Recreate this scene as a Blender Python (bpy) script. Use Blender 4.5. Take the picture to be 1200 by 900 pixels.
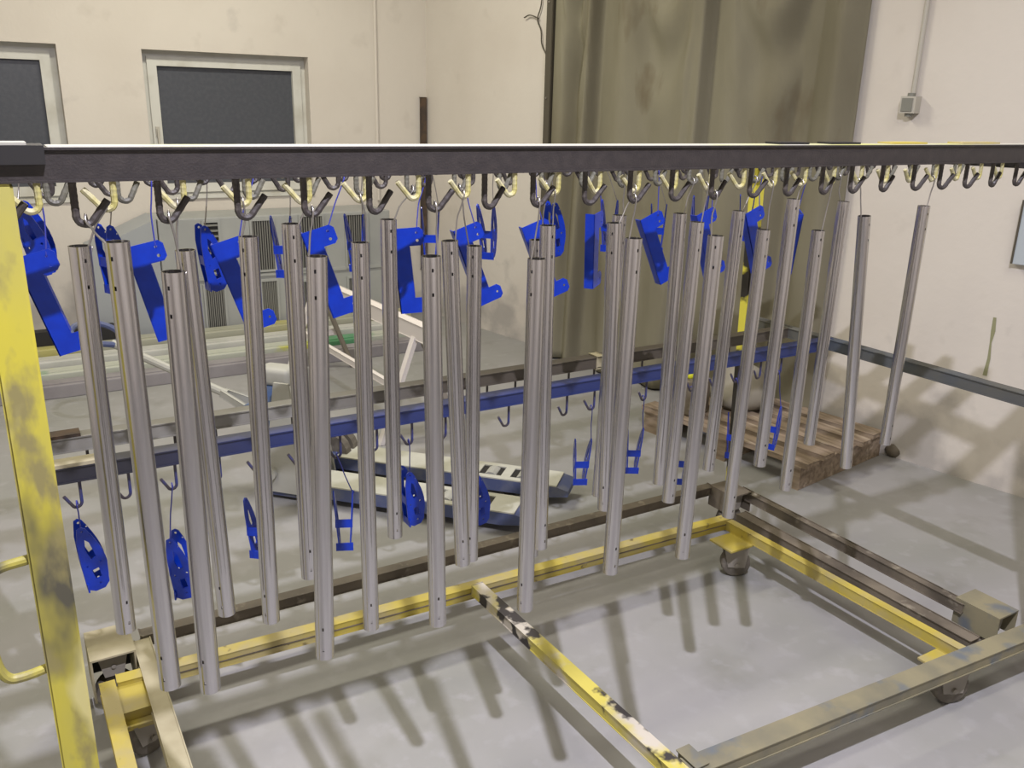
import bpy, bmesh, math, random
from mathutils import Vector, Matrix, Quaternion
random.seed(7)
PI = math.pi
for o in list(bpy.data.objects): bpy.data.objects.remove(o)
S = bpy.context.scene
COL = S.collection

# ------------------------------------------------------------------ camera
F = 1016.0; CH = 1.6
def unit(v): return Vector(v).normalized()
_ez = -unit((523-600, 3614-450, F))
_ex = Vector((2350-600, 172-450, F)); _ex = unit(_ex - _ez*_ex.dot(_ez))
_ey = _ez.cross(_ex)
if _ey.z < 0: _ey = -_ey
def c2w(c): c = Vector(c); return Vector((_ex.dot(c), _ey.dot(c), _ez.dot(c)))
def ray(px, py): return c2w((px-600, py-450, F))
def onz(px, py, z): d = ray(px, py); t = (z-CH)/d.z; return Vector((0, 0, CH)) + d*t
def ony(px, py, y): d = ray(px, py); t = y/d.y; return Vector((0, 0, CH)) + d*t
cd = bpy.data.cameras.new('camera'); cam = bpy.data.objects.new('camera', cd); COL.objects.link(cam)
bx_, by_, bz_ = c2w((1, 0, 0)), c2w((0, -1, 0)), c2w((0, 0, -1))
M = Matrix(((bx_.x, by_.x, bz_.x, 0), (bx_.y, by_.y, bz_.y, 0), (bx_.z, by_.z, bz_.z, CH), (0, 0, 0, 1)))
cam.matrix_world = M
cd.sensor_width = 36; cd.lens = F/1200*36; cd.clip_start = .02
S.camera = cam

# ------------------------------------------------------------------ world, lamps, exposure
w = bpy.data.worlds.new('world'); S.world = w; w.use_nodes = True
w.node_tree.nodes['Background'].inputs[0].default_value = (.05, .06, .08, 1)
w.node_tree.nodes['Background'].inputs[1].default_value = .3
S.view_settings.view_transform = 'Standard'; S.view_settings.look = 'None'
S.view_settings.gamma = 1; S.view_settings.use_curve_mapping = False
S.view_settings.exposure = -0.35
def area(name, loc, size, power, col, sy=None):
    l = bpy.data.lights.new(name, 'AREA'); l.energy = power; l.color = col
    if sy: l.shape = 'RECTANGLE'; l.size = size; l.size_y = sy
    else: l.shape = 'DISK'; l.size = size
    o = bpy.data.objects.new(name, l); COL.objects.link(o); o.location = loc
    return o
KEY = (.55, .1, 3.4)
area('floodlight_source', KEY, .065, 215, (.86, .84, 1.0))
TUBES = [((1.1, 4.3, 3.5), 105), ((-1.2, 2.2, 3.5), 45), ((2.2, .6, 3.5), 40)]
for p, e in TUBES: area('strip_source', p, 1.5, e, (1.0, .945, .80), .3)

# ------------------------------------------------------------------ materials
MATS = {}
def mat(name, col, rough=.5, metal=0, col2=None, scale=8, lo=.4, hi=.6, bump=0, bscale=60, stretch=(1, 1, 1), coord='Object', detail=4, spec=.5, extra=None, loc=(0, 0, 0)):
    m = bpy.data.materials.new(name); m.use_nodes = True; nt = m.node_tree; N = nt.nodes; L = nt.links
    b = N['Principled BSDF']; b.inputs['Roughness'].default_value = rough; b.inputs['Metallic'].default_value = metal
    b.inputs['Specular IOR Level'].default_value = spec
    b.inputs['Base Color'].default_value = (*col, 1)
    tc = N.new('ShaderNodeTexCoord'); mp = N.new('ShaderNodeMapping'); mp.inputs['Scale'].default_value = stretch; mp.inputs['Location'].default_value = loc
    L.new(tc.outputs[coord], mp.inputs[0])
    cur = None
    if col2 is not None:
        layers = [(col2, scale, lo, hi)] + (extra or [])
        cur = None
        for c2, sc, l_, h_ in layers:
            n = N.new('ShaderNodeTexNoise'); n.inputs['Scale'].default_value = sc; n.inputs['Detail'].default_value = detail
            L.new(mp.outputs[0], n.inputs['Vector'])
            r = N.new('ShaderNodeMapRange'); r.inputs[1].default_value = l_; r.inputs[2].default_value = h_
            L.new(n.outputs['Fac'], r.inputs[0])
            x = N.new('ShaderNodeMix'); x.data_type = 'RGBA'
            L.new(r.outputs[0], x.inputs[0])
            if cur is None: x.inputs[6].default_value = (*col, 1)
            else: L.new(cur, x.inputs[6])
            x.inputs[7].default_value = (*c2, 1); cur = x.outputs[2]
        L.new(cur, b.inputs['Base Color'])
    if bump:
        n = N.new('ShaderNodeTexNoise'); n.inputs['Scale'].default_value = bscale; n.inputs['Detail'].default_value = 3
        L.new(mp.outputs[0], n.inputs['Vector'])
        bp = N.new('ShaderNodeBump'); bp.inputs['Strength'].default_value = bump; bp.inputs['Distance'].default_value = .01
        L.new(n.outputs['Fac'], bp.inputs['Height']); L.new(bp.outputs[0], b.inputs['Normal'])
    MATS[name] = m; return m
def grad(name, col2, x0, x1):
    m = MATS[name]; nt = m.node_tree; b = nt.nodes['Principled BSDF']; src = b.inputs['Base Color'].links[0].from_socket
    tc = nt.nodes.new('ShaderNodeTexCoord'); sp = nt.nodes.new('ShaderNodeSeparateXYZ'); r = nt.nodes.new('ShaderNodeMapRange'); x = nt.nodes.new('ShaderNodeMix'); x.data_type = 'RGBA'
    nt.links.new(tc.outputs['Object'], sp.inputs[0]); nt.links.new(sp.outputs[0], r.inputs[0]); r.inputs[1].default_value = x0; r.inputs[2].default_value = x1
    nt.links.new(r.outputs[0], x.inputs[0]); nt.links.new(src, x.inputs[6]); x.inputs[7].default_value = (*col2, 1); nt.links.new(x.outputs[2], b.inputs['Base Color'])
mat('plaster', (.64, .60, .535), .85, col2=(.58, .535, .47), scale=1.3, lo=.45, hi=.75, bump=.15, bscale=25, coord='Object',
    extra=[((.46, .42, .365), 3.1, .62, .85)])
def scuff(name, col2, z0, z1, sc, lo, hi):
    m = MATS[name]; nt = m.node_tree; b = nt.nodes['Principled BSDF']; src = b.inputs['Base Color'].links[0].from_socket; N = nt.nodes; L = nt.links
    tc = N.new('ShaderNodeTexCoord'); sp = N.new('ShaderNodeSeparateXYZ'); r = N.new('ShaderNodeMapRange'); n = N.new('ShaderNodeTexNoise'); a = N.new('ShaderNodeMath'); r2 = N.new('ShaderNodeMapRange'); x = N.new('ShaderNodeMix'); x.data_type = 'RGBA'
    L.new(tc.outputs['Object'], sp.inputs[0]); L.new(sp.outputs[2], r.inputs[0]); r.inputs[1].default_value = z0; r.inputs[2].default_value = z1; r.inputs[3].default_value = .16; r.inputs[4].default_value = -.12
    L.new(tc.outputs['Object'], n.inputs['Vector']); n.inputs['Scale'].default_value = sc; n.inputs['Detail'].default_value = 6; a.operation = 'ADD'; L.new(n.outputs['Fac'], a.inputs[0]); L.new(r.outputs[0], a.inputs[1])
    L.new(a.outputs[0], r2.inputs[0]); r2.inputs[1].default_value = lo; r2.inputs[2].default_value = hi; r2.inputs[4].default_value = .8
    L.new(r2.outputs[0], x.inputs[0]); L.new(src, x.inputs[6]); x.inputs[7].default_value = (*col2, 1); L.new(x.outputs[2], b.inputs['Base Color'])
scuff('plaster', (.36, .34, .315), .1, .7, 3.3, .55, .72)
mat('concrete', (.305, .30, .293), .5, col2=(.265, .267, .245), scale=1.6, lo=.4, hi=.65, bump=.05, bscale=40,
    extra=[((.225, .225, .20), 4.2, .55, .78), ((.335, .33, .33), 14, .55, .8)])
mat('beam_paint', (.024, .020, .019), .5, col2=(.036, .030, .027), scale=60, lo=.4, hi=.8, bump=.1, bscale=300)
mat('dust_highlight', (.36, .35, .29), .6, col2=(.38, .38, .14), scale=3, lo=.48, hi=.6)  # pale tone for the painted beam-top highlight, and for dust on the clamp
mat('hook_dark', (.045, .038, .034), .5, col2=(.10, .085, .07), scale=40, lo=.5, hi=.7)
mat('hook_yellow', (.40, .36, .12), .6, col2=(.46, .43, .28), scale=25, lo=.45, hi=.65, extra=[((.12, .10, .05), 60, .66, .72)])
mat('hook_grey', (.10, .095, .075), .55, col2=(.20, .195, .14), scale=25, lo=.4, hi=.7)
mat('hook_blue', (.03, .04, .16), .5, col2=(.06, .05, .06), scale=25, lo=.45, hi=.6)
mat('yellow_paint', (.50, .44, .045), .5, col2=(.38, .345, .09), scale=6, lo=.42, hi=.66, extra=[((.08, .075, .05), 9, .50, .66), ((.24, .21, .08), 26, .52, .68), ((.55, .50, .20), 5, .60, .64)], stretch=(1, 1, .45), loc=(3.1, .7, 1.7))
mat('yellow_rail', (.44, .355, .06), .55, col2=(.38, .32, .14), scale=9, lo=.42, hi=.62, extra=[((.14, .11, .05), 25, .66, .74)])
mat('yellow_black', (.62, .56, .06), .55, col2=(.02, .017, .012), scale=7, lo=.49, hi=.53, stretch=(.6, .6, 1))
mat('piebald', (.52, .45, .09), .6, col2=(.50, .46, .38), scale=7, lo=.42, hi=.55, extra=[((.035, .03, .028), 9, .54, .58)])
mat('beige_dust', (.42, .38, .25), .75, col2=(.34, .30, .19), scale=12, lo=.4, hi=.7)
mat('brown_steel', (.16, .135, .10), .6, col2=(.09, .075, .055), scale=9, lo=.4, hi=.65, extra=[((.28, .25, .19), 20, .6, .72)])
mat('olive_steel', (.24, .215, .13), .6, col2=(.16, .15, .105), scale=7, lo=.4, hi=.65, extra=[((.12, .135, .145), 11, .54, .68)])
mat('rail_grey', (.24, .235, .21), .6, col2=(.18, .17, .14), scale=9, lo=.45, hi=.7); grad('rail_grey', (.075, .063, .047), -.55, -.15)
mat('rail_blue', (.022, .022, .030), .5, col2=(.028, .027, .030), scale=2.5, lo=.45, hi=.6); grad('rail_blue', (.022, .034, .125), -1.0, -.6)
mat('end_bar', (.095, .095, .08), .6, col2=(.055, .07, .09), scale=3, lo=.45, hi=.65)
mat('steel', (.64, .625, .62), .2, 1.0, col2=(.46, .445, .44), scale=14, lo=.35, hi=.65, stretch=(6, 6, .25), bump=.02, bscale=200)
mat('wire', (.42, .40, .37), .35, .9)
mat('wire_blue', (.05, .06, .35), .45, .2)
mat('blue_coat', (.002, .034, .41), .32, col2=(.002, .028, .35), scale=30, lo=.4, hi=.6)
mat('canvas', (.23, .215, .155), .95, col2=(.18, .165, .115), scale=2.2, lo=.4, hi=.65, stretch=(1, 1, .4), bump=.1, bscale=250, extra=[((.13, .105, .065), 5, .62, .8)], spec=.1)
mat('dark_strip', (.075, .065, .045), .7)
mat('window_white', (.60, .60, .55), .5, col2=(.50, .49, .43), scale=5, lo=.5, hi=.7)
mat('night_glass', (.068, .074, .088), .3, col2=(.082, .088, .102), scale=40, lo=.4, hi=.7, bump=.05, bscale=120)
mat('machine_grey', (.36, .37, .35), .5, col2=(.30, .31, .30), scale=3, lo=.4, hi=.7)
mat('machine_blue', (.33, .35, .36), .5)
mat('black', (.012, .011, .010), .6)
mat('slat_grey', (.20, .20, .18), .5)
mat('alu_white', (.52, .52, .48), .4, col2=(.42, .43, .38), scale=4, lo=.4, hi=.7)
mat('alu_green', (.46, .48, .40), .4, col2=(.10, .28, .14), scale=2.0, lo=.56, hi=.62, extra=[((.52, .52, .08), 3, .62, .66)])
mat('alu_olive', (.36, .36, .28), .4, col2=(.42, .39, .14), scale=3, lo=.5, hi=.65)
mat('purple_grey', (.27, .255, .26), .6, col2=(.20, .185, .19), scale=5, lo=.4, hi=.7)
mat('white_wood', (.66, .62, .58), .6)
mat('wood_grey', (.30, .27, .23), .7)
mat('dust_top', (.48, .48, .41), .8, col2=(.40, .40, .32), scale=8, lo=.4, hi=.7)
mat('jack_blue', (.07, .09, .19), .55, col2=(.16, .17, .20), scale=8, lo=.5, hi=.7)
mat('pump_blue', (.08, .14, .30), .5, col2=(.16, .20, .26), scale=12, lo=.5, hi=.7)
mat('jack_grey', (.40, .40, .36), .6, col2=(.33, .33, .28), scale=6, lo=.4, hi=.7)
mat('pallet_wood', (.30, .235, .17), .85, col2=(.18, .135, .09), scale=10, lo=.4, hi=.65, stretch=(4, .6, 4), extra=[((.44, .37, .28), 8, .58, .75)])
mat('rubber', (.13, .115, .09), .8, col2=(.21, .19, .15), scale=30, lo=.5, hi=.7)
mat('wheel_grey', (.25, .23, .19), .6)
mat('rust', (.10, .065, .04), .85, col2=(.06, .045, .035), scale=20, lo=.4, hi=.6)
mat('pvc_grey', (.45, .43, .37), .6)
mat('pvc_dark', (.20, .20, .17), .6)
mat('panel_blue', (.42, .47, .50), .5)
mat('green_mark', (.27, .27, .15), .9)
mat('bag', (.28, .26, .21), .8, col2=(.14, .13, .10), scale=6, lo=.5, hi=.65)
mat('bright_yellow', (.70, .72, .03), .5)
mat('lamp_white', (.7, .7, .7), .5)
mat('copper_red', (.5, .12, .07), .5)

# ------------------------------------------------------------------ helpers
def obj(name, bm, m, parent=None, smooth=False, loc=None):
    me = bpy.data.meshes.new(name)
    if isinstance(bm, bmesh.types.BMesh):
        bmesh.ops.recalc_face_normals(bm, faces=bm.faces[:]); bm.to_mesh(me); bm.free()
    if smooth:
        for p in me.polygons: p.use_smooth = True
    me.materials.append(MATS[m])
    o = bpy.data.objects.new(name, me); COL.objects.link(o)
    if parent: o.parent = parent
    if loc is not None: o.location = loc
    return o
def inst(name, me, parent=None, loc=(0, 0, 0), rz=0):
    o = bpy.data.objects.new(name, me); COL.objects.link(o); o.location = loc; o.rotation_euler = (0, 0, rz)
    if parent: o.parent = parent
    return o
def tag(o, label, cat, group=None):
    o['label'] = label; o['category'] = cat
    if group: o['group'] = group
    return o
def empty(name, loc, label, cat, group=None, rz=0):
    o = bpy.data.objects.new(name, None); COL.objects.link(o); o.location = loc; o.rotation_euler = (0, 0, rz); o.empty_display_size = .1
    return tag(o, label, cat, group)
def struct(o): o['kind'] = 'structure'; return o
def box(bm, x0, x1, y0, y1, z0, z1, bev=0):
    r = bmesh.ops.create_cube(bm, size=1); vs = r['verts']
    for v in vs: v.co = Vector(((x0+x1)/2 + v.co.x*(x1-x0), (y0+y1)/2 + v.co.y*(y1-y0), (z0+z1)/2 + v.co.z*(z1-z0)))
    if bev:
        es = list({e for v in vs for e in v.link_edges}); bmesh.ops.bevel(bm, geom=es, offset=bev, segments=2, affect='EDGES', profile=.6)
    return vs
def B(x0, x1, y0, y1, z0, z1, bev=0): bm = bmesh.new(); box(bm, x0, x1, y0, y1, z0, z1, bev); return bm
def bar(bm, a, b, wd, ht, bev=0, up=(0, 0, 1)):
    a, b = Vector(a), Vector(b); d = (b-a); ln = d.length; d.normalize(); up = Vector(up)
    s = d.cross(up).normalized(); u = s.cross(d)
    vs = box(bm, 0, ln, -wd/2, wd/2, -ht/2, ht/2)
    for v in vs: c = v.co.copy(); v.co = a + d*c.x + s*c.y + u*c.z
    if bev:
        es = list({e for v in vs for e in v.link_edges}); bmesh.ops.bevel(bm, geom=es, offset=bev, segments=2, affect='EDGES')
def BAR(a, b, wd, ht, bev=0, up=(0, 0, 1)): bm = bmesh.new(); bar(bm, a, b, wd, ht, bev, up); return bm
def sweep(bm, pts, rad, n=8, cap=True):
    pts = [Vector(p) for p in pts]; rings = []; prev = None
    for i, p in enumerate(pts):
        t = (pts[min(i+1, len(pts)-1)] - pts[max(i-1, 0)]).normalized()
        if prev is None:
            a = Vector((0, 1, 0)) if abs(t.y) < .9 else Vector((1, 0, 0)); nrm = (a - t*a.dot(t)).normalized()
        else: nrm = (prev - t*prev.dot(t)).normalized()
        prev = nrm; bn = t.cross(nrm); r = rad(i) if callable(rad) else rad
        rings.append([bm.verts.new(p + (nrm*math.cos(2*PI*k/n) + bn*math.sin(2*PI*k/n))*r) for k in range(n)])
    for a, b in zip(rings, rings[1:]):
        for k in range(n): bm.faces.new((a[k], a[(k+1) % n], b[(k+1) % n], b[k]))
    if cap: bm.faces.new(rings[0][::-1]); bm.faces.new(rings[-1])
    return bm
def SW(pts, rad, n=8): return sweep(bmesh.new(), pts, rad, n)
def smooth_path(pts, k=6):
    P = [Vector(p) for p in pts]; P = [P[0]*2-P[1]] + P + [P[-1]*2-P[-2]]; out = []
    for i in range(1, len(P)-2):
        for j in range(k):
            t = j/k; a, b, c, d = P[i-1:i+3]
            out.append(.5*((2*b) + (c-a)*t + (2*a-5*b+4*c-d)*t*t + (3*b-a-3*c+d)*t**3))
    out.append(P[-2]); return out
def cyl(bm, a, b, r, n=20, r2=None):
    a, b = Vector(a), Vector(b)
    return sweep(bm, [a, b], (lambda i: r if i == 0 else (r2 if r2 is not None else r)), n)
def plate(bm, outer, holes=(), th=.003, y0=0):
    """flat plate in the XZ plane with holes, extruded along y"""
    es = []
    for loop in [outer]+list(holes):
        vs = [bm.verts.new((x, y0, z)) for x, z in loop]
        es += [bm.edges.new((vs[i], vs[(i+1) % len(vs)])) for i in range(len(vs))]
    r = bmesh.ops.triangle_fill(bm, edges=es, use_beauty=True, use_dissolve=False)
    fs = [g for g in r['geom'] if isinstance(g, bmesh.types.BMFace)]
    e = bmesh.ops.extrude_face_region(bm, geom=fs)
    bmesh.ops.translate(bm, verts=[g for g in e['geom'] if isinstance(g, bmesh.types.BMVert)], vec=(0, th, 0))
def circ(x, z, r, n=8): return [(x+r*math.cos(2*PI*k/n), z+r*math.sin(2*PI*k/n)) for k in range(n)]
def prism(bm, poly, axis_len, frame):
    """poly in (u,v), extruded along frame[2]; frame = origin, U, N, V"""
    O, U, Nn, V = [Vector(q) for q in frame]
    a = [bm.verts.new(O+U*u+V*v) for u, v in poly]; b = [bm.verts.new(O+U*u+V*v+Nn*axis_len) for u, v in poly]
    bm.faces.new(a); bm.faces.new(b[::-1])
    for i in range(len(poly)): j = (i+1) % len(poly); bm.faces.new((a[i], a[j], b[j], b[i]))

# ------------------------------------------------------------------ the room
YW = 6.2
RA, RB = Vector((2.965, 6.245, 0)), Vector((3.764, 1.874, 0))
RD = (RB-RA).normalized(); RN = Vector((RD.y, -RD.x, 0));
if RN.x > 0: RN = -RN
def onwall(px, py):
    d = ray(px, py); t = (RA-Vector((0, 0, CH))).dot(RN)/d.dot(RN); p = Vector((0, 0, CH))+d*t
    return (p-RA).dot(RD), p.z
def W(u, z, off=0): return RA + RD*u + Vector((0, 0, z)) + RN*off
ZC = 3.62
struct(obj('floor', B(-2.75, 5.2, -2.75, 6.7, -.1, 0), 'concrete'))
struct(obj('ceiling', B(-2.75, 5.2, -2.75, 6.7, ZC, ZC+.1), 'plaster'))
struct(obj('wall_left', B(-2.75, -2.6, -2.6, 6.2, 0, ZC), 'plaster'))
struct(obj('wall_front', B(-2.75, 5.2, -2.75, -2.6, 0, ZC), 'plaster'))
wr = obj('wall_right', B(-.4, 9.2, 0, .15, 0, ZC), 'plaster'); struct(wr)
# local x along RD, local y away from the room
wr.matrix_world = Matrix(((RD.x, -RN.x, 0, RA.x), (RD.y, -RN.y, 0, RA.y), (0, 0, 1, 0), (0, 0, 0, 1)))
WIN = [(1.0, 2.075, .955, 1.885), (-.56, .52, .955, 1.89)]
bm = bmesh.new()
xs = [-2.75, WIN[1][0], WIN[1][1], WIN[0][0], WIN[0][1], 3.2]
for i in range(5):
    if i in (1, 3):
        wn = WIN[1] if i == 1 else WIN[0]
        box(bm, xs[i], xs[i+1], YW, YW+.3, 0, wn[2]); box(bm, xs[i], xs[i+1], YW, YW+.3, wn[3], ZC)
    else: box(bm, xs[i], xs[i+1], YW, YW+.3, 0, ZC)
struct(obj('wall_back', bm, 'plaster'))
for k, (x0, x1, z0, z1) in enumerate(WIN):
    e = bpy.data.objects.new('window_%d' % (k+1), None); COL.objects.link(e); e.location = ((x0+x1)/2, YW+.1, z0); struct(e)
    c = Vector(e.location); hw = (x1-x0)/2; h = z1-z0
    def ring(a0, a1, b0, b1, wd, y0, y1, m, nm):
        g = bmesh.new()
        box(g, a0, a1, y0, y1, b0, b0+wd); box(g, a0, a1, y0, y1, b1-wd, b1); box(g, a0, a0+wd, y0, y1, b0+wd, b1-wd); box(g, a1-wd, a1, y0, y1, b0+wd, b1-wd)
        return obj(nm, g, m, e)
    ring(-hw, hw, 0, h, .035, -.01, .05, 'window_white', 'window_frame')
    sash = ring(-hw+.035, hw-.035, .035, h-.035, .058, -.032, .03, 'window_white', 'window_sash')
    obj('glass_pane', B(-hw+.09, hw-.09, .0, .012, .09, h-.09), 'night_glass', e)
    obj('window_sill', B(-hw, hw, -.115, -.01, .0, .022), 'window_white', e)
    g = B(-hw+.05, -hw+.075, -.045, -.032, .40, .46); box(g, -hw+.056, -hw+.069, -.062, -.045, .35, .445)
    obj('window_handle', g, 'pvc_grey', e)
# details on the back wall
tag(obj('wall_pipe', SW([(2.57, YW-.012, .9), (2.575, YW-.012, ZC)], .011, 8), 'plaster'), 'thin plaster-coloured pipe running up the wall beside the window', 'pipe')
tag(obj('iron_strip', BAR((2.935, YW-.02, .35), (2.94, YW-.02, 1.645), .045, .03, .003, (0, 1, 0)), 'rust'), 'rusty brown iron strip standing upright in the wall corner', 'strip')

# ------------------------------------------------------------------ curtain on the right wall
u0, u1 = onwall(655, 165)[0], onwall(1003, 160)[0]
ct = empty('canvas_curtain', W((u0+u1)/2, 0, .06), 'khaki canvas curtain hanging in folds down the right wall', 'curtain')
def cl(a, b, x): t = min(1, max(0, (x-a)/(b-a))); return t*t*(3-2*t)
def ridge(s, c, wd): return math.exp(-((s-c)/wd)**2)
def saw(s, c, wd, drop=.012):
    if s <= c: return math.exp(-((s-c)/wd)**2)
    return math.exp(-((s-c)/drop)**2)
def fold(s, z):
    t = z/2.6
    d = .085 + .010*math.sin(s*23+1.0) + .005*math.sin(s*57+z*1.1)
    d += .055*saw(s, .050, .05, .02) + .11*saw(s, .185-.055*(1-t), .050, .010) - .06*ridge(s, .10-.02*(1-t), .022)*(.3+.7*t)
    d += .05*saw(s, .27+.02*t, .05, .05) + .06*saw(s, .50+.05*t, .09, .025) + .075*saw(s, .585, .035, .008) + .04*saw(s, .68, .06, .04)
    d -= .10*ridge(s, .865-.03*(1-t), .045); d += .03*saw(s, .95, .03, .02) - .05*ridge(s, 1.0, .02)
    # swags sagging from the hanging points
    for c, wd in ((.10, .06), (.44, .12), (.76, .10)):
        q = (s-c)/wd
        if abs(q) < 1: d += .05*cl(1.25, 2.4, z)*math.sin((z-.30*(q*q))*13)*(1-q*q)
    if s > .5: d *= 1-.62*(1-cl(.15, .5, z))*cl(.5, .62, s)
    return max(.012, d)
g = bmesh.new(); NS, NZ = 260, 56; rows = []
for j in range(NZ+1):
    z = .015 + 2.6*j/NZ; r = []
    for i in range(NS+1):
        s = i/NS; u = u0 + .05 + (u1-u0-.05)*s + (1-z/2.6)*.02*math.sin(s*9)
        r.append(g.verts.new(W(u, z, fold(s, z)) - ct.location))
    rows.append(r)
for a, b in zip(rows, rows[1:]):
    for i in range(NS): g.faces.new((a[i], a[i+1], b[i+1], b[i]))
cv = obj('canvas', g, 'canvas', ct, True)
sm = cv.modifiers.new('thickness', 'SOLIDIFY'); sm.thickness = .003
g = BAR(W(u0+.015, .02, .07)-ct.location, W(u0+.015, 2.66, .07)-ct.location, .055, .13, .003, RN)
st = obj('edge_batten', g, 'dark_strip', ct)
for z in (.72, 1.02, 1.65, 2.2):
    obj('screw', SW([W(u0+.01, z, .134)-ct.location, W(u0+.01, z, .139)-ct.location], .006, 8), 'wire', st)
obj('hanging_rail', SW([W(u0-.05, 2.63, .08)-ct.location, W(u1+.05, 2.63, .08)-ct.location], .014, 8), 'dark_strip', ct)
# loose tie wire beside the curtain
a = [onwall(*p) for p in ((637, 0), (632, 22), (636, 36), (637, 52), (642, 64))]
g = SW(smooth_path([W(a[0][0], 2.55, .02)]+[W(u, z, .015) for u, z in a], 5), .004, 6)
b_ = [onwall(*p) for p in ((617, 21), (624, 18), (634, 22))]
sweep(g, smooth_path([W(u, z, .02) for u, z in b_], 4), .004, 6)
tag(obj('tie_wire', g, 'dark_strip'), 'dark loose tie wire dangling on the wall beside the curtain batten', 'wire')

# ------------------------------------------------------------------ things on the right wall
u, z = onwall(1070, 123)
sb = empty('socket_box', W(u, z, 0), 'grey socket box with dark face on the right wall under a conduit', 'socket box')
def wl(du, dz, off): return W(u+du, z+dz, off) - W(u, z, 0)
g = bmesh.new(); prism(g, [(-.034, -.036), (.034, -.036), (.034, .036), (-.034, .036)], .055, ((0, 0, 0), RD, RN, (0, 0, 1))); obj('box_body', g, 'pvc_grey', sb)
g = bmesh.new(); prism(g, [(-.026, -.028), (.022, -.028), (.022, .028), (-.026, .028)], .006, (wl(0, 0, .053), RD, RN, (0, 0, 1))); obj('box_face', g, 'pvc_dark', sb)
g = SW([wl(0, -.05, .028), wl(0, -.036, .028)], .017, 10); obj('cable_gland', g, 'pvc_dark', sb)
g = SW([wl(0, .036, .028), wl(0, .05, .028)], .017, 10); obj('cable_gland', g, 'pvc_dark', sb)
tag(obj('wall_conduit', SW([W(u, z+.04, .014), W(u+.0, ZC, .014)], .0105, 10), 'pvc_grey'), 'grey conduit running up the right wall from the socket box', 'conduit')
u, z = onwall(1190, 308); z2 = onwall(1193, 233)[1]
pn = empty('wall_panel', W(u+.15, z, 0), 'pale blue panel board fixed on the right wall', 'panel')
g = bmesh.new(); prism(g, [(-.15, 0), (.15, 0), (.15, z2-z), (-.15, z2-z)], .035, ((0, 0, 0), RD, RN, (0, 0, 1))); obj('board', g, 'panel_blue', pn)
g = bmesh.new(); prism(g, [(-.158, 0), (-.15, 0), (-.15, z2-z), (-.158, z2-z)], .038, ((0, 0, 0), RD, RN, (0, 0, 1))); obj('edge_strip', g, 'dark_strip', pn)
pts = [onwall(*p) for p in ((1166, 372), (1164, 388), (1161, 402), (1159, 420), (1154, 440))]
g = bmesh.new(); prev = None
for i, (uu, zz) in enumerate(pts):
    wd = .0065 + .003*math.sin(i*2.1); q = [g.verts.new(W(uu-wd, zz, .0015)), g.verts.new(W(uu+wd, zz, .0015))]
    if prev: g.faces.new((prev[0], prev[1], q[1], q[0]))
    prev = q
mk = obj('paint_mark', g, 'green_mark'); mk.parent = wr; mk.matrix_parent_inverse = wr.matrix_world.inverted()

# ------------------------------------------------------------------ lamps under the ceiling
fl = empty('floodlight', KEY, 'small round floodlight hanging from the ceiling', 'lamp')
obj('housing', SW([(0, 0, .01), (0, 0, .09)], .1, 20), 'lamp_white', fl); obj('stem', SW([(0, 0, .09), (0, 0, ZC-KEY[2])], .01, 8), 'pvc_dark', fl)
for k, (p, e_) in enumerate(TUBES):
    sl = empty('strip_light', p, ['long white strip light under the ceiling over the trestle', 'long white strip light under the ceiling by the left wall', 'long white strip light under the ceiling over the front of the rack'][k], 'lamp', 'ceiling strip lights')
    obj('housing', B(-.76, .76, -.16, .16, .008, ZC-p[2]), 'lamp_white', sl)

# ------------------------------------------------------------------ grey ventilated cabinet against the back wall
cab = empty('ventilated_cabinet', (1.7, 5.95, 0), 'long pale grey cabinet with dark ventilation grilles under the windows', 'cabinet')
O = Vector((1.7, 5.95, 0)); yf = 5.8-O.y
obj('body', B(.93-O.x, 2.49-O.x, yf, YW-.01-O.y, 0, .872, .008), 'machine_grey', cab)
g = bmesh.new(); prism(g, [(.53-O.x, 0), (.925-O.x, 0), (.925-O.x, .875), (.53-O.x, .70)], .36, ((0, yf+.02, 0), (1, 0, 0), (0, 1, 0), (0, 0, 1))); obj('side_hood', g, 'machine_blue', cab)
GR = [(238, 259, 261, 318, 'h'), (240, 266, 336, 392, 'v'), (294, 322, 259, 315, 'v'), (306, 327, 330, 385, 'v'), (351, 379, 254, 312, 'v'), (355, 380, 330, 380, 'v'), (405, 430, 252, 310, 'v'), (408, 430, 326, 378, 'v')]
for (a0, a1, b0, b1, kd) in GR:
    p = ony(a0, b0, 5.8); q = ony(a1, b1, 5.8); x0, x1, z0, z1 = p.x-O.x, q.x-O.x, q.z, p.z
    gr = obj('grille', B(x0, x1, yf-.004, yf+.002, z0, z1), 'black', cab)
    g = bmesh.new()
    t = .014
    box(g, x0-t, x1+t, yf-.016, yf, z0-t, z0); box(g, x0-t, x1+t, yf-.016, yf, z1, z1+t); box(g, x0-t, x0, yf-.016, yf, z0, z1); box(g, x1, x1+t, yf-.016, yf, z0, z1)
    obj('grille_frame', g, 'machine_grey', gr)
    n = 9
    for i in range(n):
        f = (i+.5)/n
        if kd == 'h': s_ = B(x0, x1, yf-.014, yf-.004, z0+(z1-z0)*f-.006, z0+(z1-z0)*f+.006)
        else: s_ = B(x0+(x1-x0)*f-.0035, x0+(x1-x0)*f+.0035, yf-.012, yf-.004, z0, z1)
        obj('slat', s_, 'slat_grey', gr)
for zz, h in ((.47, .02),): obj('cross_rail', B(.95-O.x, 2.47-O.x, yf-.01, yf, zz, zz+h), 'machine_grey', cab)

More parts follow.
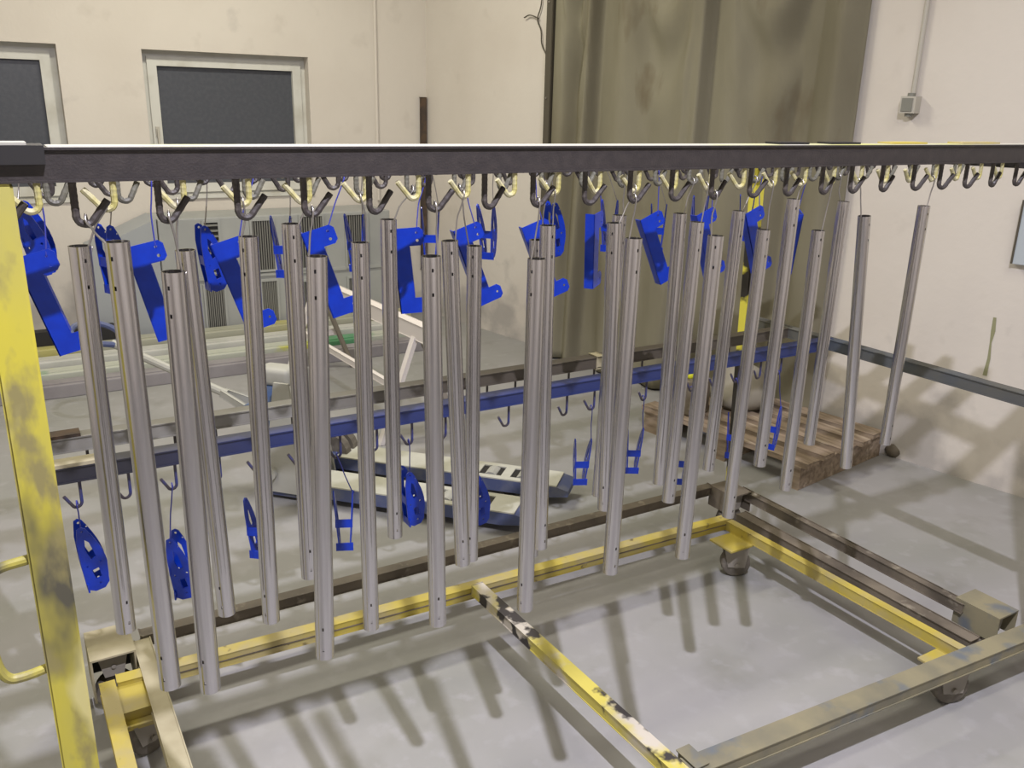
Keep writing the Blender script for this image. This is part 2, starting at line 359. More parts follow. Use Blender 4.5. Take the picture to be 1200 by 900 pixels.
# ------------------------------------------------------------------ long profiles lying in front of the cabinet
for k, (m, lb, h) in enumerate((('purple_grey', 'purple-grey long profile lying foremost before the cabinet', .075), ('alu_green', 'pale green-stained long aluminium profile lying before the cabinet', .10),
                             ('alu_white', 'whitish long aluminium profile between the green-stained and olive ones', .13), ('alu_olive', 'olive grey long profile lying against the ventilated cabinet', .165))):
    y = 5.16+.155*k
    g = bmesh.new(); box(g, -.75-.05*k, 2.48+.03*k, y, y+.135, 0, h, .006)
    box(g, -.75-.05*k, 2.48+.03*k, y+.02, y+.06, h, h+.006); 
    tag(obj('long_profile', g, m), lb, 'profile')
g = bmesh.new(); prism(g, [(.10, 0), (.70, 0), (.70, .045), (.60, .085), (.10, .085)], .08, ((0, 5.69, .1715), (1, 0, 0), (0, 1, 0), (0, 0, 1)))
tag(obj('black_channel', g, 'black'), 'black channel piece lying on the olive profile', 'channel')

# ------------------------------------------------------------------ white trestle
N0, N1 = Vector((1.735, 3.72, 0)), Vector((1.665, 5.0, 0))
tr = empty('trestle', N0, 'white wooden sawhorse with splayed legs behind the lower rails', 'trestle')
dd = (N1-N0).normalized(); ss = Vector((dd.y, -dd.x, 0))
obj('top_beam', BAR(dd*-.12+Vector((0, 0, .55)), (N1-N0)+dd*.05+Vector((0, 0, .55)), .05, .075, .003), 'white_wood', tr)
for t, mm in ((0, 'white_wood'), (1, 'white_wood')):
    c = (N1-N0)*t
    for s in (-1, 1):
        obj('leg', BAR(c+ss*s*.02+Vector((0, 0, .52)), c+ss*s*.215+Vector((0, 0, .0)), .022, .032, .002, dd), 'wood_grey' if s > 0 else 'white_wood', tr)
    obj('cross_brace', BAR(c+ss*.12+dd*.02+Vector((0, 0, .24)), c-ss*.12+dd*.02+Vector((0, 0, .24)), .018, .03, .002), mm, tr)
obj('stretcher', BAR(-ss*.1+Vector((0, 0, .26)), (N1-N0)-ss*.1+Vector((0, 0, .26)), .022, .03, .002), 'white_wood', tr)

# ------------------------------------------------------------------ pallet truck
jd = Vector((.69, -.73, 0)).normalized(); jp = Vector((.73, .69, 0)).normalized()
J0 = Vector((.90, 3.34, 0))
jk = empty('pallet_truck', J0, 'dusty blue-grey hand pallet truck standing behind the hanging rack', 'pallet truck')
def jl(a, b, z): return jd*a + jp*b + Vector((0, 0, z))
JF = (Vector((0, 0, 0)), jd, jp, Vector((0, 0, 1)))
for k, (o0, a0, ln) in enumerate(((0.0, 0.0, 1.08), (.30, .10, 1.08))):
    g = bmesh.new(); prism(g, [(a0, .035), (a0+ln-.10, .035), (a0+ln, .05), (a0+ln, .075), (a0+ln-.05, .088), (a0, .088)], .155, (jp*o0, jd, jp, (0, 0, 1)))
    fk = obj('fork', g, 'jack_blue', jk)
    # dusty top skin with two roller openings
    for (s0, s1, w0, w1) in ((0, .68, .0, .155), (.68, .78, 0, .03), (.68, .78, .125, .155), (.78, .82, 0, .155), (.82, .92, 0, .03), (.82, .92, .125, .155), (.92, 1.03, 0, .155)):
        g = bmesh.new(); prism(g, [(a0+s0, .0885), (a0+s1, .0885), (a0+s1, .094), (a0+s0, .094)], w1-w0, (jp*(o0+w0), jd, jp, (0, 0, 1))); obj('top_plate', g, 'dust_top', fk)
    for s in (.73, .87):
        obj('load_roller', SW([jl(a0+s, o0+.04, .064), jl(a0+s, o0+.115, .064)], .036, 14), 'jack_grey', fk)
    for s_ in (.68, .82):
        g = bmesh.new(); prism(g, [(a0+s_, .0881), (a0+s_+.10, .0881), (a0+s_+.10, .0886), (a0+s_, .0886)], .095, (jp*(o0+.03), jd, jp, (0, 0, 1))); obj('opening_shade', g, 'black', fk)  # flat black sheet paints the shade inside each roller opening
    obj('load_wheel', SW([jl(a0+.80, o0+.05, .028), jl(a0+.80, o0+.105, .028)], .028, 14), 'rubber', fk)
g = bmesh.new(); prism(g, [(-.07, .02), (.12, .02), (.12, .10), (-.07, .10)], .46, (Vector((0, 0, 0)), jd, jp, (0, 0, 1))); obj('cross_head', g, 'jack_blue', jk)
g = bmesh.new(); prism(g, [(-.05, .04), (.16, .04), (.115, .30), (.085, .52), (.02, .52), (-.005, .36)], .012, (jp*-.012, jd, jp, (0, 0, 1)))
prism(g, [(-.05, .04), (.16, .04), (.115, .30), (.085, .52), (.02, .52), (-.005, .36)], .012, (jp*.22, jd, jp, (0, 0, 1))); fr = obj('mast_plate', g, 'jack_grey', jk)
obj('pivot_pin', SW([jl(-.01, -.035, .125), jl(-.01, -.01, .125)], .026, 14), 'jack_grey', fr)
g = B(-.075, .075, -.055, .055, 0, .075, .02)
cp = obj('pump_cap', g, 'jack_grey', jk, True, jl(-.04, .13, .47)); cp.rotation_euler = (0, 0, math.atan2(jd.y, jd.x))
obj('pump_cylinder', SW([jl(-.07, .125, .12), jl(-.07, .125, .30), jl(-.07, .125, .47)], lambda i: (.045, .055, .062)[i], 18), 'pump_blue', jk)
sw = obj('steering_wheel', SW([jl(.07, .335, .09), jl(.07, .38, .09)], .09, 22), 'rubber', jk)
obj('steering_wheel', SW([jl(.07, .405, .09), jl(.07, .45, .09)], .09, 22), 'rubber', jk)
db = obj('drawbar', SW([jl(-.27, .10, .405), jl(-.82, .10, .575)], .018, 10), 'jack_grey', jk)
for s in (-1, 1): obj('yoke_arm', BAR(jl(-.14, .10+.045*s, .36), jl(-.29, .10+.012*s, .41), .012, .028, .002), 'jack_grey', db)
obj('yoke_base', SW([jl(-.13, .04, .35), jl(-.13, .16, .35)], .045, 14), 'pump_blue', db)
lp = smooth_path([jl(-.80, .10, .57), jl(-.86, .19, .60), jl(-.95, .19, .63), jl(-.99, .10, .645), jl(-.95, .01, .63), jl(-.86, .01, .60), jl(-.80, .10, .57)], 4)
obj('hand_grip', SW(lp, .013, 8), 'jack_blue', db)

# ------------------------------------------------------------------ wooden pallet by the right wall
PA = Vector((2.94, 2.35, 0)); pu = Vector((.990, .139, 0)).normalized(); pv = Vector((-pu.y, pu.x, 0))
pal = empty('wooden_pallet', PA, 'worn wooden pallet lying on the floor against the right wall', 'pallet')
def pl(a, b, z): return pu*a + pv*b + Vector((0, 0, z))
for b, ln in ((.045, .69), (.45, .665), (.88, .60)):
    br = obj('bearer', BAR(pl(0, b, .05), pl(ln, b, .05), .085, .098, .004), 'pallet_wood', pal)
    obj('bearer_cap', BAR(pl(-.004, b, .1045), pl(ln+.003, b, .1045), .095, .009, .001), 'pallet_wood', br)
for i, (a, wd, ln) in enumerate(((.05, .095, .95), (.195, .085, .945), (.345, .10, .95), (.495, .085, .94), (.635, .095, .60))):
    jz = random.uniform(0, .003)
    obj('deck_board', BAR(pl(a, -.012+random.uniform(-.02, .01), .1205+jz), pl(a+random.uniform(-.012, .006), ln, .1205+jz), wd, .021, .002), 'pallet_wood', pal)
def blob(r, sq, seed, n=2):
    g = bmesh.new(); bmesh.ops.create_icosphere(g, subdivisions=n+1, radius=1); rr = random.Random(seed)
    ph = [rr.uniform(0, 6) for _ in range(6)]
    for v in g.verts:
        c = v.co; k = 1+.10*math.sin(3*c.x+ph[0])+.08*math.sin(4*c.y+ph[1])+.07*math.sin(5*c.z+ph[2])+.05*math.sin(7*c.x+5*c.y+ph[3])
        v.co = Vector((c.x*r[0]*k, c.y*r[1]*k, max(-sq, c.z*k)*r[2]+sq*r[2]))
    return g
o = obj('sack', blob((.17, .15, .13), .6, 3), 'bag', None, True); o.location = PA+pl(.42, .66, .135); tag(o, 'slumped grey-brown sack lying on the wooden pallet', 'sack')
o = obj('rubble_lump', blob((.055, .05, .05), .5, 9), 'brown_steel', None, True); o.location = PA+pl(.765, -.045, 0); tag(o, 'small dark lump of dirt beside the pallet by the wall', 'lump')
g = B(-.07, .07, -.09, .09, 0, .18, .006); o = obj('dark_box', g, 'brown_steel'); o.location = PA+pl(.12, .76, .135); o.rotation_euler = (0, 0, .2); tag(o, 'dark brown box standing on the wooden pallet', 'box')
o = obj('yellow_scrap', blob((.026, .022, .02), .5, 5, 1), 'bright_yellow', None, True); o.location = PA+pl(.11, .74, .316); tag(o, 'bright yellow scrap lying on the dark box', 'scrap')

# ------------------------------------------------------------------ yellow floor cart
def caster(parent, x, y, ztop, r=.052, yaw=.5):
    k = obj('caster', B(x-.055, x+.055, y-.055, y+.055, ztop-.008, ztop, .002), 'yellow_rail', parent)
    c, s = math.cos(yaw), math.sin(yaw); ax = Vector((-s, c, 0)); fw = Vector((c, s, 0)); P = Vector((x, y, 0))+fw*.02
    for q in (-1, 1):
        g = bmesh.new(); prism(g, [(-.03, r-.012), (.03, r-.012), (.04, ztop-.008), (-.05, ztop-.008)], .004, (P+ax*(q*.026), fw, ax, (0, 0, 1))); obj('caster_fork', g, 'wheel_grey', k)
    g = bmesh.new(); sweep(g, [P+ax*t+Vector((0, 0, r)) for t in (-.02, -.017, 0, .017, .02)], lambda i: (r-.006, r-.001, r, r-.001, r-.006)[i], 28); obj('wheel', g, 'rubber', k, True)
    obj('axle', SW([P+ax*-.034+Vector((0, 0, r)), P+ax*.034+Vector((0, 0, r))], .008, 10), 'wheel_grey', k)
    obj('hub', SW([P+ax*-.022+Vector((0, 0, r)), P+ax*.022+Vector((0, 0, r))], .018, 14), 'wheel_grey', k)
ZY = .15
yc = empty('rolling_cart', (1.2, 1.6, 0), 'yellow painted steel floor cart on casters beneath the hanging tubes', 'cart')
OY = Vector((1.2, 1.6, 0))
pL, pR = onz(138, 803, ZY), onz(852, 611, ZY)
g = BAR(pL-OY, pR-OY, .035, .040, .002); rl = obj('long_rail', g, 'yellow_rail', yc)
a_, b_ = pL-OY, pR-OY
obj('weld_seam', BAR(a_+Vector((0, -.0185, 0)), b_+Vector((0, -.0185, 0)), .003, .003), 'brown_steel', rl)
obj('end_rail', BAR(pR-OY+Vector((-.01, 0, -.002)), onz(1124, 763, ZY)-OY+Vector((0, -.06, -.002)), .026, .036, .002), 'yellow_rail', yc)
obj('end_rail', BAR(onz(126, 806, ZY)-OY, onz(126, 806, ZY)-OY+Vector((0, -1.0, 0)), .034, .036, .002), 'yellow_rail', yc)
m0, m1 = onz(559, 690, ZY+.012), onz(782, 895, ZY+.012)
obj('middle_rail', BAR(m0-OY, m1-OY+(m1-m0)*.12, .036, .034, .002), 'piebald', yc)
obj('front_rail', BAR(Vector((.11, 1.06, ZY-.03))-OY, Vector((1.30, 1.06, ZY-.03))-OY, .034, .036, .002), 'yellow_rail', yc)
for (x, y, yw) in ((2.14, 1.965, -.55), (2.165, 1.145, -.4), (.16, 2.03, .4), (.16, 1.12, .3)): caster(yc, x-OY.x, y-OY.y, ZY-.02, yaw=yw)
g = bmesh.new(); box(g, .115-OY.x, .20-OY.x, 2.00-OY.y, 2.12-OY.y, ZY-.05, ZY+.006); obj('corner_plate', g, 'yellow_rail', yc)

# ------------------------------------------------------------------ the big hanging rack
OR = Vector((1.2, 1.7, 0))
rk = empty('hanging_rack', OR, 'large steel hanging rack with rows of hooks on dark beams and yellow posts', 'rack')
def RB_(name, a, b, wd, ht, m, parent=rk, bev=.003, up=(0, 0, 1)): return obj(name, BAR(Vector(a)-OR, Vector(b)-OR, wd, ht, bev, up), m, parent)
XL, XR = .012, 2.47
# posts
p1 = RB_('post', (XL, 1.2, .02), (XL, 1.2, 1.50), .046, .046, 'yellow_paint', up=(0, 1, 0))
hp = smooth_path([(XL-.02, 1.19, 1.018), (XL-.06, 1.19, 1.012), (XL-.075, 1.19, .99), (XL-.08, 1.19, .93), (XL-.078, 1.19, .875), (XL-.068, 1.19, .850), (XL-.05, 1.19, .846), (XL-.02, 1.19, .85)], 5)
obj('post_handle', SW([Vector(p)-OR for p in hp], .0068, 10), 'yellow_paint', p1)
RB_('post', (.028, 2.3, .1), (.028, 2.3, 1.49), .046, .046, 'yellow_black', up=(0, 1, 0))
RB_('post', (2.47, 2.3, .1), (2.425, 2.3, 1.49), .040, .040, 'yellow_black', up=(0, 1, 0))
RB_('post', (2.505, 1.06, .13), (2.52, 1.16, 1.50), .046, .046, 'yellow_paint', up=(0, 1, 0))
# hooks
def hook_mesh(nm, m, sgn, r=.0047, drop=.056, run=.031, rise=.026, ribs=True):
    pts = [Vector((0, 0, .004))]
    for i in range(1, 8): pts.append(Vector((0, 0, -(drop-.014)*i/8)))
    rb = .0105; c = Vector((rb*sgn, 0, -(drop-.0135)))
    for i in range(9):
        a = PI + (PI*.74)*i/8; pts.append(c + Vector((-rb*sgn*-math.cos(a), 0, rb*math.sin(a))))
    e = pts[-1].copy(); t = Vector((run*sgn, 0, -(drop-.004)+rise))
    for i in range(1, 9): pts.append(e.lerp(t, i/8))
    # resample for ribs
    fine = []
    for a, b in zip(pts, pts[1:]):
        n = max(1, int((b-a).length/.0022))
        fine += [a.lerp(b, k/n) for k in range(n)]
    fine.append(pts[-1])
    bm = sweep(bmesh.new(), fine, (lambda i: r*(1.04 if i % 3 == 0 else .97)) if ribs else r, 8)
    bmesh.ops.recalc_face_normals(bm, faces=bm.faces[:])
    me = bpy.data.meshes.new(nm); bm.to_mesh(me); bm.free(); me.materials.append(MATS[m]); return me
def frange(a, step, end):
    while a < end: yield a; a += step
ROWS = {}
def beam_row(key, y, ztop, ht, wd, m, hm, xs, sgn, zhook, run=.031, x0=-.06, x1=2.62, r=.0047):
    b = RB_('beam', (x0, y, ztop-ht/2), (x1, y, ztop-ht/2), wd, ht, m)
    zb = ztop-ht; me = hook_mesh('hook', hm, sgn, r=r, drop=zb-zhook, run=run, rise=min(.028, (zb-zhook)*.55))
    lst = []
    for x in xs:
        o = inst('hook', me, b, Vector((x, y, zb))-OR, random.uniform(-.22, .22)); lst.append(x+.0105*sgn)
    ROWS[key] = (y, zhook+.009, lst)
    return b
f_px = (83, 183, 276, 355, 432, 502, 568, 625, 686, 739, 788, 835, 880, 922, 964, 998, 1034, 1071, 1102, 1132, 1162, 1190)
front = beam_row('r1', 1.2, 1.541, .0405, .04, 'beam_paint', 'hook_dark', [.008]+[ony(x, 205, 1.2).x for x in f_px]+[2.226, 2.32], 1, 1.4445, .038)
beam_row('r2', 1.385, 1.530, .030, .03, 'yellow_paint', 'hook_yellow', list(frange(.070, .0965, 2.45)), -1, 1.441, .040)
beam_row('r3', 1.50, 1.523, .030, .03, 'beam_paint', 'hook_grey', list(frange(.088, .0985, 2.45)), 1, 1.440)
beam_row('r4', 1.635, 1.516, .036, .03, 'beam_paint', 'hook_dark', list(frange(.104, .0985, 2.45)), -1, 1.438)
beam_row('r5', 1.85, 1.505, .030, .03, 'beam_paint', 'hook_dark', list(frange(.085, .0985, 2.45)), 1, 1.434)
beam_row('r6', 2.02, 1.497, .030, .03, 'yellow_paint', 'hook_yellow', list(frange(.12, .0985, 2.45)), -1, 1.430)
beam_row('r7', 2.2, 1.490, .030, .03, 'beam_paint', 'hook_dark', list(frange(.09, .0985, 2.45)), -1, 1.425)
obj('top_highlight', B(.075-OR.x, 2.6-OR.x, 1.1795-OR.y, 1.2205-OR.y, 1.5378, 1.5425, .002), 'dust_highlight', front)  # pale skin paints the lamp's reflection along the beam's top face
cl_ = obj('clamp_angle', B(-.10-OR.x, .072-OR.x, 1.172-OR.y, 1.228-OR.y, 1.522, 1.5435), 'black', front)
obj('packing_strip', B(-.10-OR.x, .055-OR.x, 1.18-OR.y, 1.22-OR.y, 1.5436, 1.5465), 'dust_highlight', front)
for pa_, pb_, mm in ((905, 940, 'black'), (966, 1000, 'black'), (1037, 1078, 'yellow_rail'), (1119, 1163, 'yellow_rail')):
    obj('packing_strip', B(ony(pa_, 168, 1.2).x-OR.x, ony(pb_, 168, 1.2).x-OR.x, 1.182-OR.y, 1.218-OR.y, 1.5426, 1.5462), mm, front)
for x in (XL, XR): RB_('cross_bar', (x, 1.215, 1.485), (x, 2.32, 1.468), .03, .028, 'beam_paint')
for x, y in ((1.93, 2.02), (2.07, 1.85), (1.85, 1.53), (2.05, 1.385)):
    pass
# lower tier
ZL = .829; zt = ZL+.018
rb = RB_('lower_rail', (.03, 1.95, ZL), (2.49, 1.95, ZL), .036, .036, 'rail_blue')
ra = RB_('lower_rail', (.03, 2.135, ZL), (2.49, 2.135, ZL), .036, .036, 'rail_grey')
hm = hook_mesh('hook', 'hook_blue', -1, r=.0035, drop=.068, run=.034, rise=.030, ribs=False)
LH = list(frange(.1, .0985, 2.42))
for x in LH: inst('hook', hm, rb, Vector((x, 1.95, ZL-.018))-OR, random.uniform(-.2, .2))
hm2 = hook_mesh('hook', 'hook_dark', -1, r=.0035, drop=.068, run=.034, rise=.030, ribs=False)
for x in frange(.135, .0985, 2.42): inst('hook', hm2, ra, Vector((x, 2.135, ZL-.018))-OR, random.uniform(-.2, .2))
RB_('lower_end_bar', (2.49, 2.31, ZL), (2.505, 1.14, ZL), .034, .038, 'end_bar')
RB_('lower_end_bar', (.03, 2.28, ZL-.002), (.02, 1.93, ZL-.002), .034, .034, 'brown_steel')
RB_('packing_plate', (.02, 1.95, zt+.004), (.145, 1.95, zt+.004), .04, .008, 'beige_dust', rb, 0)
RB_('packing_plate', (.02, 2.135, zt+.004), (.125, 2.135, zt+.004), .04, .008, 'rust', ra, 0)
RB_('rail_clamp', (1.605, 2.135, ZL), (1.63, 2.135, ZL), .042, .042, 'beige_dust', ra, .002)
# bottom frame
ZF = .15
q0, q1 = onz(165, 748, ZF), onz(832, 573, ZF)
RB_('bottom_rail', q0, q1, .034, .034, 'brown_steel')
RB_('bottom_rail', (.215, 2.28, ZF+.004), (.205, 1.18, ZF+.004), .040, .034, 'beige_dust')
RB_('bottom_rail', onz(868, 606, ZF), onz(1140, 755, ZF), .044, .034, 'brown_steel')
RB_('bottom_rail', onz(868, 576, ZF), onz(1130, 712, ZF), .028, .030, 'brown_steel')
fb0, fb1 = onz(806, 906, ZF), onz(1200, 747, ZF)
RB_('bottom_rail', fb0, fb1+(fb1-fb0)*.12, .052, .036, 'olive_steel')
g0 = onz(812, 893, ZF+.01); RB_('stub', g0+Vector((0, -.03, -.01)), g0+Vector((0, .035, -.01)), .035, .05, 'olive_steel')
def housing(x, y, z0, z1, m, hw=.055, ln=.15, wall=.005):
    g = bmesh.new()
    box(g, x-hw, x+hw, y, y+ln, z1-wall, z1); box(g, x-hw, x-hw+wall, y, y+ln, z0, z1-wall); box(g, x+hw-wall, x+hw, y, y+ln, z0, z1-wall)
    for v in g.verts: v.co -= OR
    h = obj('caster_housing', g, m, rk)
    g = bmesh.new(); prism(g, [(-.04, .0), (.04, .0), (.024, -.075), (-.024, -.075)], .005, (Vector((x, y+.03, z1-wall))-OR, (1, 0, 0), (0, 1, 0), (0, 0, 1))); obj('fork_plate', g, 'wheel_grey', h)
    g = bmesh.new(); prism(g, [(-.04, .0), (.04, .0), (.024, -.075), (-.024, -.075)], .005, (Vector((x, y+.09, z1-wall))-OR, (1, 0, 0), (0, 1, 0), (0, 0, 1))); obj('fork_plate', g, 'wheel_grey', h)
    obj('shade_plate', B(x-hw+wall-OR.x, x+hw-wall-OR.x, y+ln-.006-OR.y, y+ln-OR.y, z0, z1-wall), 'black', h)  # black plate added to put shade into the housing interior
    r = .05
    obj('wheel', SW([Vector((x, y+.043, r))-OR, Vector((x, y+.082, r))-OR], r, 22), 'rubber', h)
    obj('axle', SW([Vector((x, y+.026, z1-.05))-OR, Vector((x, y+.098, z1-.05))-OR], .006, 10), 'wheel_grey', h)
hL = onz(133, 765, .18)
housing(.135, hL.y-.03, .06, .19, 'beige_dust', hw=.056)
hR = onz(1168, 730, .17)
housing(2.485, 1.16, .09, .175, 'olive_steel', hw=.05, ln=.14)
housing(2.395, 2.17, .09, .175, 'brown_steel', hw=.05, ln=.13)
housing(.135, 1.10, .10, .19, 'beige_dust', hw=.056)

# ------------------------------------------------------------------ wires
def wire(a, b, m, label, group, sway=0.0, loop=True):
    """a = top of loop on the hook bend, b = where it grips the part"""
    a, b = Vector(a), Vector(b); o = a
    q = [Vector((a.x+.004, a.y+.0075, a.z-.012)), Vector((a.x+.002, a.y+.0075, a.z-.002)), Vector((a.x, a.y, a.z+.0065)), Vector((a.x-.001, a.y-.0075, a.z-.002))]
    md = a.lerp(b, .5)+Vector((sway, 0, 0))
    q += [a.lerp(b, .28)+Vector((sway*.6, -.004*(1), 0)), md, a.lerp(b, .8)+Vector((sway*.5, 0, 0)), b, b+Vector((.003, .004, -.006)), b+Vector((.006, .006, .001))]
    g = SW([p-o for p in smooth_path(q, 4)], .0015, 6)
    return tag(obj('wire_hook', g, m, None, True, o), label, 'wire', group)
def nearest(key, x):
    y, z, lst = ROWS[key]; return Vector((min(lst, key=lambda q: abs(q-x)), y, z))

# ------------------------------------------------------------------ hanging steel tubes
TT = [(93, 288, 148, 738, 'r2'), (137, 283, 200, 803, 'r1'), (203, 318, 247, 807, 'r1'), (217, 293, 266, 718, 'r2'), (291, 277, 318, 727, 'r2'), (341, 262, 363, 675, 'r2'),
      (371, 300, 381, 768, 'r1'), (422, 284, 435, 735, 'r2'), (455, 257, 463, 628, 'r3'), (505, 300, 513, 730, 'r1'), (527, 282, 542, 660, 'r2'), (556, 288, 552, 655, 'r3'),
      (642, 264, 633, 641, 'r2'), (629, 281, 623, 650, 'r3'), (629, 303, 615, 713, 'r1'), (726, 252, 701, 580, 'r3'), (720, 261, 708, 596, 'r2'), (743, 279, 715, 670, 'r1'), (797, 250, 772, 566, 'r3'),
      (817, 260, 783, 587, 'r2'), (839, 276, 799, 652, 'r1'), (866, 247, 830, 550, 'r3'), (895, 269, 853, 605, 'r2'), (930, 233, 890, 545, 'r2'), (959, 270, 920, 573, 'r2'),
      (989, 236, 948, 520, 'r3'), (1013, 253, 991, 547, 'r2'), (1083, 241, 1037, 520, 'r2')]
ORD = 'first second third fourth fifth sixth seventh eighth ninth tenth eleventh twelfth thirteenth fourteenth fifteenth'.split()
RT = .0152
def tube_mesh(L, ang):
    n = 32; g = bmesh.new(); zs = [0]
    for h in (.020, .058): zs += [-h+.0028, -h-.0028]
    for h in (.058, .020): zs += [-L+h+.0028, -L+h-.0028]
    zs.append(-L); R_ = [[g.verts.new((RT*math.cos(2*PI*k/n), RT*math.sin(2*PI*k/n), z)) for k in range(n)] for z in zs]
    kh = int(round(ang/(2*PI)*n)) % n
    for j in range(len(zs)-1):
        for k in range(n):
            if j in (1, 3, 5, 7) and k in (kh, (kh+n//2) % n) : continue
            g.faces.new((R_[j][k], R_[j][(k+1) % n], R_[j+1][(k+1) % n], R_[j+1][k]))
    return g
RNAME = {'r1': ('on the foremost dark beam', 'tubes on the foremost beam'), 'r2': ('on the yellow hooks', 'tubes on the yellow hooks'), 'r3': ('on the grey hooks', 'tubes on the grey hooks')}
TT.sort(key=lambda t: ony(t[0], t[1], ROWS[t[4]][0]).x); CNT = {}
for (a, b, c, d, key) in TT:
    y = ROWS[key][0]; T = ony(a, b, y); Bp = ony(c, d, y); L = (T-Bp).length
    hk = nearest(key, T.x)
    o = obj('steel_tube', tube_mesh(L, math.radians(random.uniform(205, 300))), 'steel', None, True)
    dv = (T-Bp).normalized(); o.rotation_mode = 'QUATERNION'; o.rotation_quaternion = Vector((0, 0, 1)).rotation_difference(dv); o.location = T
    m = o.modifiers.new('wall', 'SOLIDIFY'); m.thickness = .0018; m.offset = -1; es = o.modifiers.new('edges', 'EDGE_SPLIT'); es.split_angle = math.radians(40)
    k = CNT.get(key, 0); CNT[key] = k+1
    tag(o, 'bare steel tube %s, %s from the yellow handle post' % (RNAME[key][0], ORD[k]), 'tube', RNAME[key][1])
    s = 1 if hk.x > T.x else -1
    wire(hk, T+Vector((s*RT*.75, 0, -.004)), 'wire', 'bent wire holding the %s steel tube from the handle post %s' % (ORD[k], RNAME[key][0]), 'tube wires '+RNAME[key][0], random.uniform(-.006, .006))

# ------------------------------------------------------------------ blue coated brackets
def rrect(x0, x1, z0, z1, r=.006, cs=(1, 1, 1, 1)):
    pts = []
    for (cx, cz, a0, f) in ((x0+r, z0+r, PI, cs[0]), (x1-r, z0+r, 1.5*PI, cs[1]), (x1-r, z1-r, 0, cs[2]), (x0+r, z1-r, .5*PI, cs[3])):
        if f: pts += [(cx+r*math.cos(a0+PI/2*k/3), cz+r*math.sin(a0+PI/2*k/3)) for k in range(4)]
        else: pts.append((cx+math.copysign(r, math.cos(a0+PI/4)), cz+math.copysign(r, math.sin(a0+PI/4))))
    return pts
def c_bracket_mesh():
    g = bmesh.new(); L = .200; hw = .019; t = .0025; r = .008
    tab = .034
    out = [(-hw, 0), (-hw, -L), (hw+tab*.85-r, -L), (hw+tab*.85, -L+r), (hw+tab*.85, -L+.036-r), (hw+tab*.85-r, -L+.036), (hw, -L+.036), (hw, -.042), (hw+tab-r, -.042), (hw+tab, -.042+r), (hw+tab, -r), (hw+tab-r, 0)]
    plate(g, out, [circ(hw+tab*.55, -.030, .0035), circ(hw+tab*.55, -.012, .003), circ(hw+tab*.5, -L+.018, .003)], t)
    box(g, -hw, -hw+t, 0, .026, -L, 0); box(g, hw-t, hw, t, .014, -L+.04, -.046)
    bmesh.ops.recalc_face_normals(g, faces=g.faces[:]); me = bpy.data.meshes.new('c_bracket'); g.to_mesh(me); g.free(); me.materials.append(MATS['blue_coat']); return me
cme = c_bracket_mesh()
CB = [(27, 300, 80, 408, -15), (157, 288, 193, 388, -10), (257, 284, 296, 376, -15), (362, 271, 398, 368, -20), (468, 268, 478, 362, -28), (539, 268, 568, 354, -10), (619, 264, 645, 345, -15), (700, 250, 701, 335, 35), (757, 255, 780, 335, -5),
      (822, 250, 838, 330, 0), (879, 248, 894, 328, 0), (940, 249, 944, 325, 58)]
y5 = ROWS['r5'][0]
for ci, (a, b, c, d, yw) in enumerate(CB):
    T = ony(a, b, y5); Q = ony(c, d, y5); ti = math.atan2(Q.x-T.x, T.z-Q.z)
    o = inst('blue_bracket', cme, None, T); yr = math.radians(yw)
    o.rotation_euler = (0, -ti, 0); mz = Matrix.Rotation(yr, 4, 'Z') @ Matrix.Rotation(-ti, 4, 'Y'); o.rotation_euler = mz.to_euler()
    tag(o, 'blue channel bracket with end tabs behind the tubes, %s from the yellow handle post' % ORD[ci], 'bracket', 'blue channel brackets')
    tip = T + mz.to_3x3() @ Vector((.019+.019, .001, -.010))
    hk = nearest('r5', tip.x); wire(hk, tip, 'wire_blue', 'thin wire carrying the %s blue channel bracket from the handle post' % ORD[ci], 'channel bracket wires', random.uniform(-.006, .006))
# cheek brackets
def cheek_outline():
    L = .155; pts = [(.0, .006), (.008, .010), (.016, .006)]
    for k in range(1, 10):
        f = k/9; pts.append((.018+.034*math.sin(min(1, f*1.12)*PI*.62), .004-f*(L-.012)))
    pts += [(.040, -L+.002), (.020, -L-.002), (.004, -L+.006), (-.002, -.085), (-.004, -.03)]
    return pts
def cheek_mesh():
    g = bmesh.new(); plate(g, cheek_outline(), [circ(.009, .000, .003), [(.012, -.022), (.020, -.030), (.030, -.068), (.020, -.074), (.011, -.050)],
                                               [(.018, -.102), (.032, -.098), (.036, -.122), (.024, -.126)], circ(.037, -.083, .003), circ(.031, -.138, .0028), circ(.010, -.090, .0025), circ(.024, -.012, .0022)], .003)
    bmesh.ops.recalc_face_normals(g, faces=g.faces[:]); me = bpy.data.meshes.new('cheek_plate'); g.to_mesh(me); g.free(); me.materials.append(MATS['blue_coat']); return me
chm = cheek_mesh()
g = B(-.0015, .0015, -.022, .022, -.088, -.066); webm = bpy.data.meshes.new('cross_web'); g.to_mesh(webm); g.free(); webm.materials.append(MATS['blue_coat'])
g = B(.004, .0075, -.022, .022, -.153, -.132); webm2 = bpy.data.meshes.new('cross_web'); g.to_mesh(webm2); g.free(); webm2.materials.append(MATS['blue_coat'])
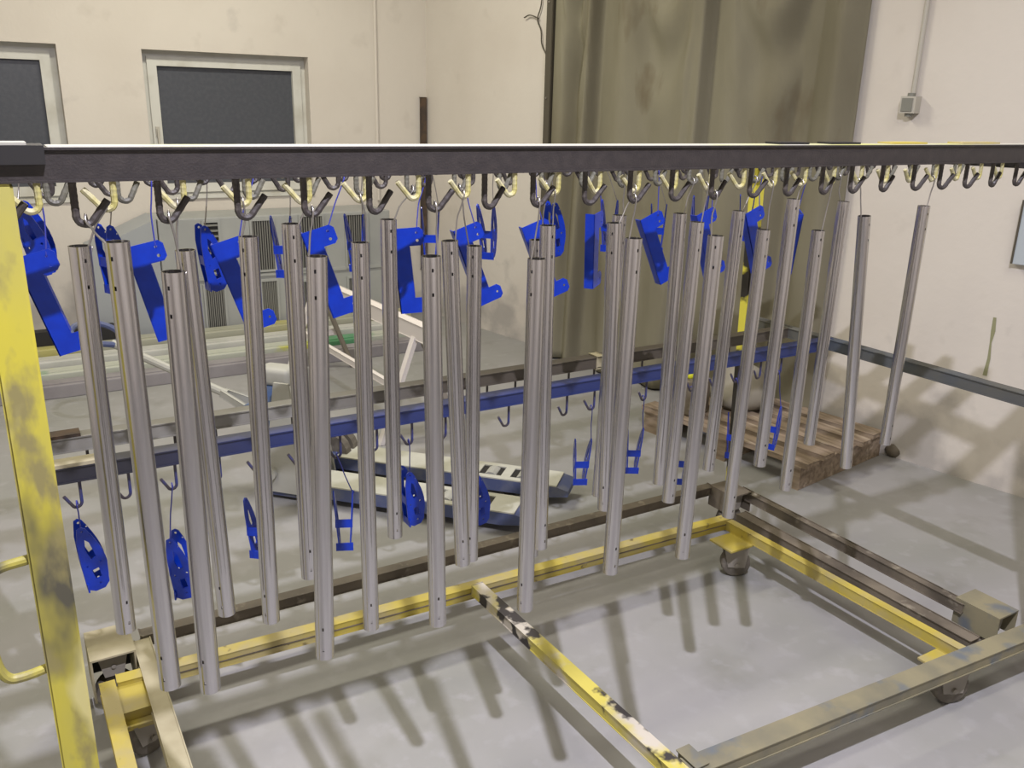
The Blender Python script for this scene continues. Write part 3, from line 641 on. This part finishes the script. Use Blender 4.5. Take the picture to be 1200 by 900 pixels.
def cheek(px, y, key_pt, yaw, lean, label, group, wlabel, wgroup, wm):
    T = ony(px[0], px[1], y)
    e = empty('cheek_bracket', T, label, 'bracket', group)
    e.rotation_euler = (Matrix.Rotation(math.radians(yaw), 4, 'Z') @ Matrix.Rotation(-lean, 4, 'Y')).to_euler()
    for s in (-1, 1):
        o = inst('cheek_plate', chm, e, (0, s*.024-.0015, 0)); o.rotation_euler = (-s*.07, 0, 0)
    inst('cross_web', webm, e); inst('cross_web', webm2, e)
    M3 = (Matrix.Rotation(math.radians(yaw), 3, 'Z') @ Matrix.Rotation(-lean, 3, 'Y'))
    wire(key_pt, T + M3 @ Vector((.009, -.024, .003)), wm, wlabel, wgroup, random.uniform(-.004, .004))
UP = [(20, 242, -20, .1), (118, 268, 25, 0), (232, 268, 5, .05), (328, 258, 62, .10), (414, 256, 58, .2), (504, 247, 60, -.1), (568, 244, 42, .12), (643, 240, -5, 0), (714, 238, 40, 0), (772, 243, 45, .05), (822, 233, 60, 0), (876, 232, 45, 0.1)]
for ci, (a, b, yw, ln) in enumerate(UP):
    T = ony(a, b, 2.2); hk = nearest('r7', T.x)
    cheek((a, b), 2.2, hk, yw, ln, 'slotted blue two-cheeked bracket under the upper beams, %s from the handle post' % ORD[ci], 'upper cheek brackets', 'thin wire carrying the %s two-cheeked bracket from the handle post, upper beams' % ORD[ci], 'upper cheek bracket wires', 'wire')
LO = [(88, 619, 2, .02), (198, 630, -24, .0), (297, 590, 52, 0), (402, 580, 66, -.12), (472, 554, 0, .03), (551, 556, -5, .03), (684, 519, 64, .15), (745, 506, 60, .12), (799, 518, 50, 0), (862, 488, 40, -.05), (906, 478, 25, -.05)]
for ci, (a, b, yw, ln) in enumerate(LO):
    T = ony(a, b, 1.95); x = min([h-.0105 for h in LH], key=lambda q: abs(q-T.x))
    cheek((a, b), 1.95, Vector((x, 1.95, ZL-.018-.068+.011)), yw, ln, 'slotted blue two-cheeked bracket under the lower blue rail, %s from the handle post' % ORD[ci], 'lower cheek brackets', 'thin wire carrying the %s two-cheeked bracket from the handle post, lower rail' % ORD[ci], 'lower cheek bracket wires', 'wire_blue')
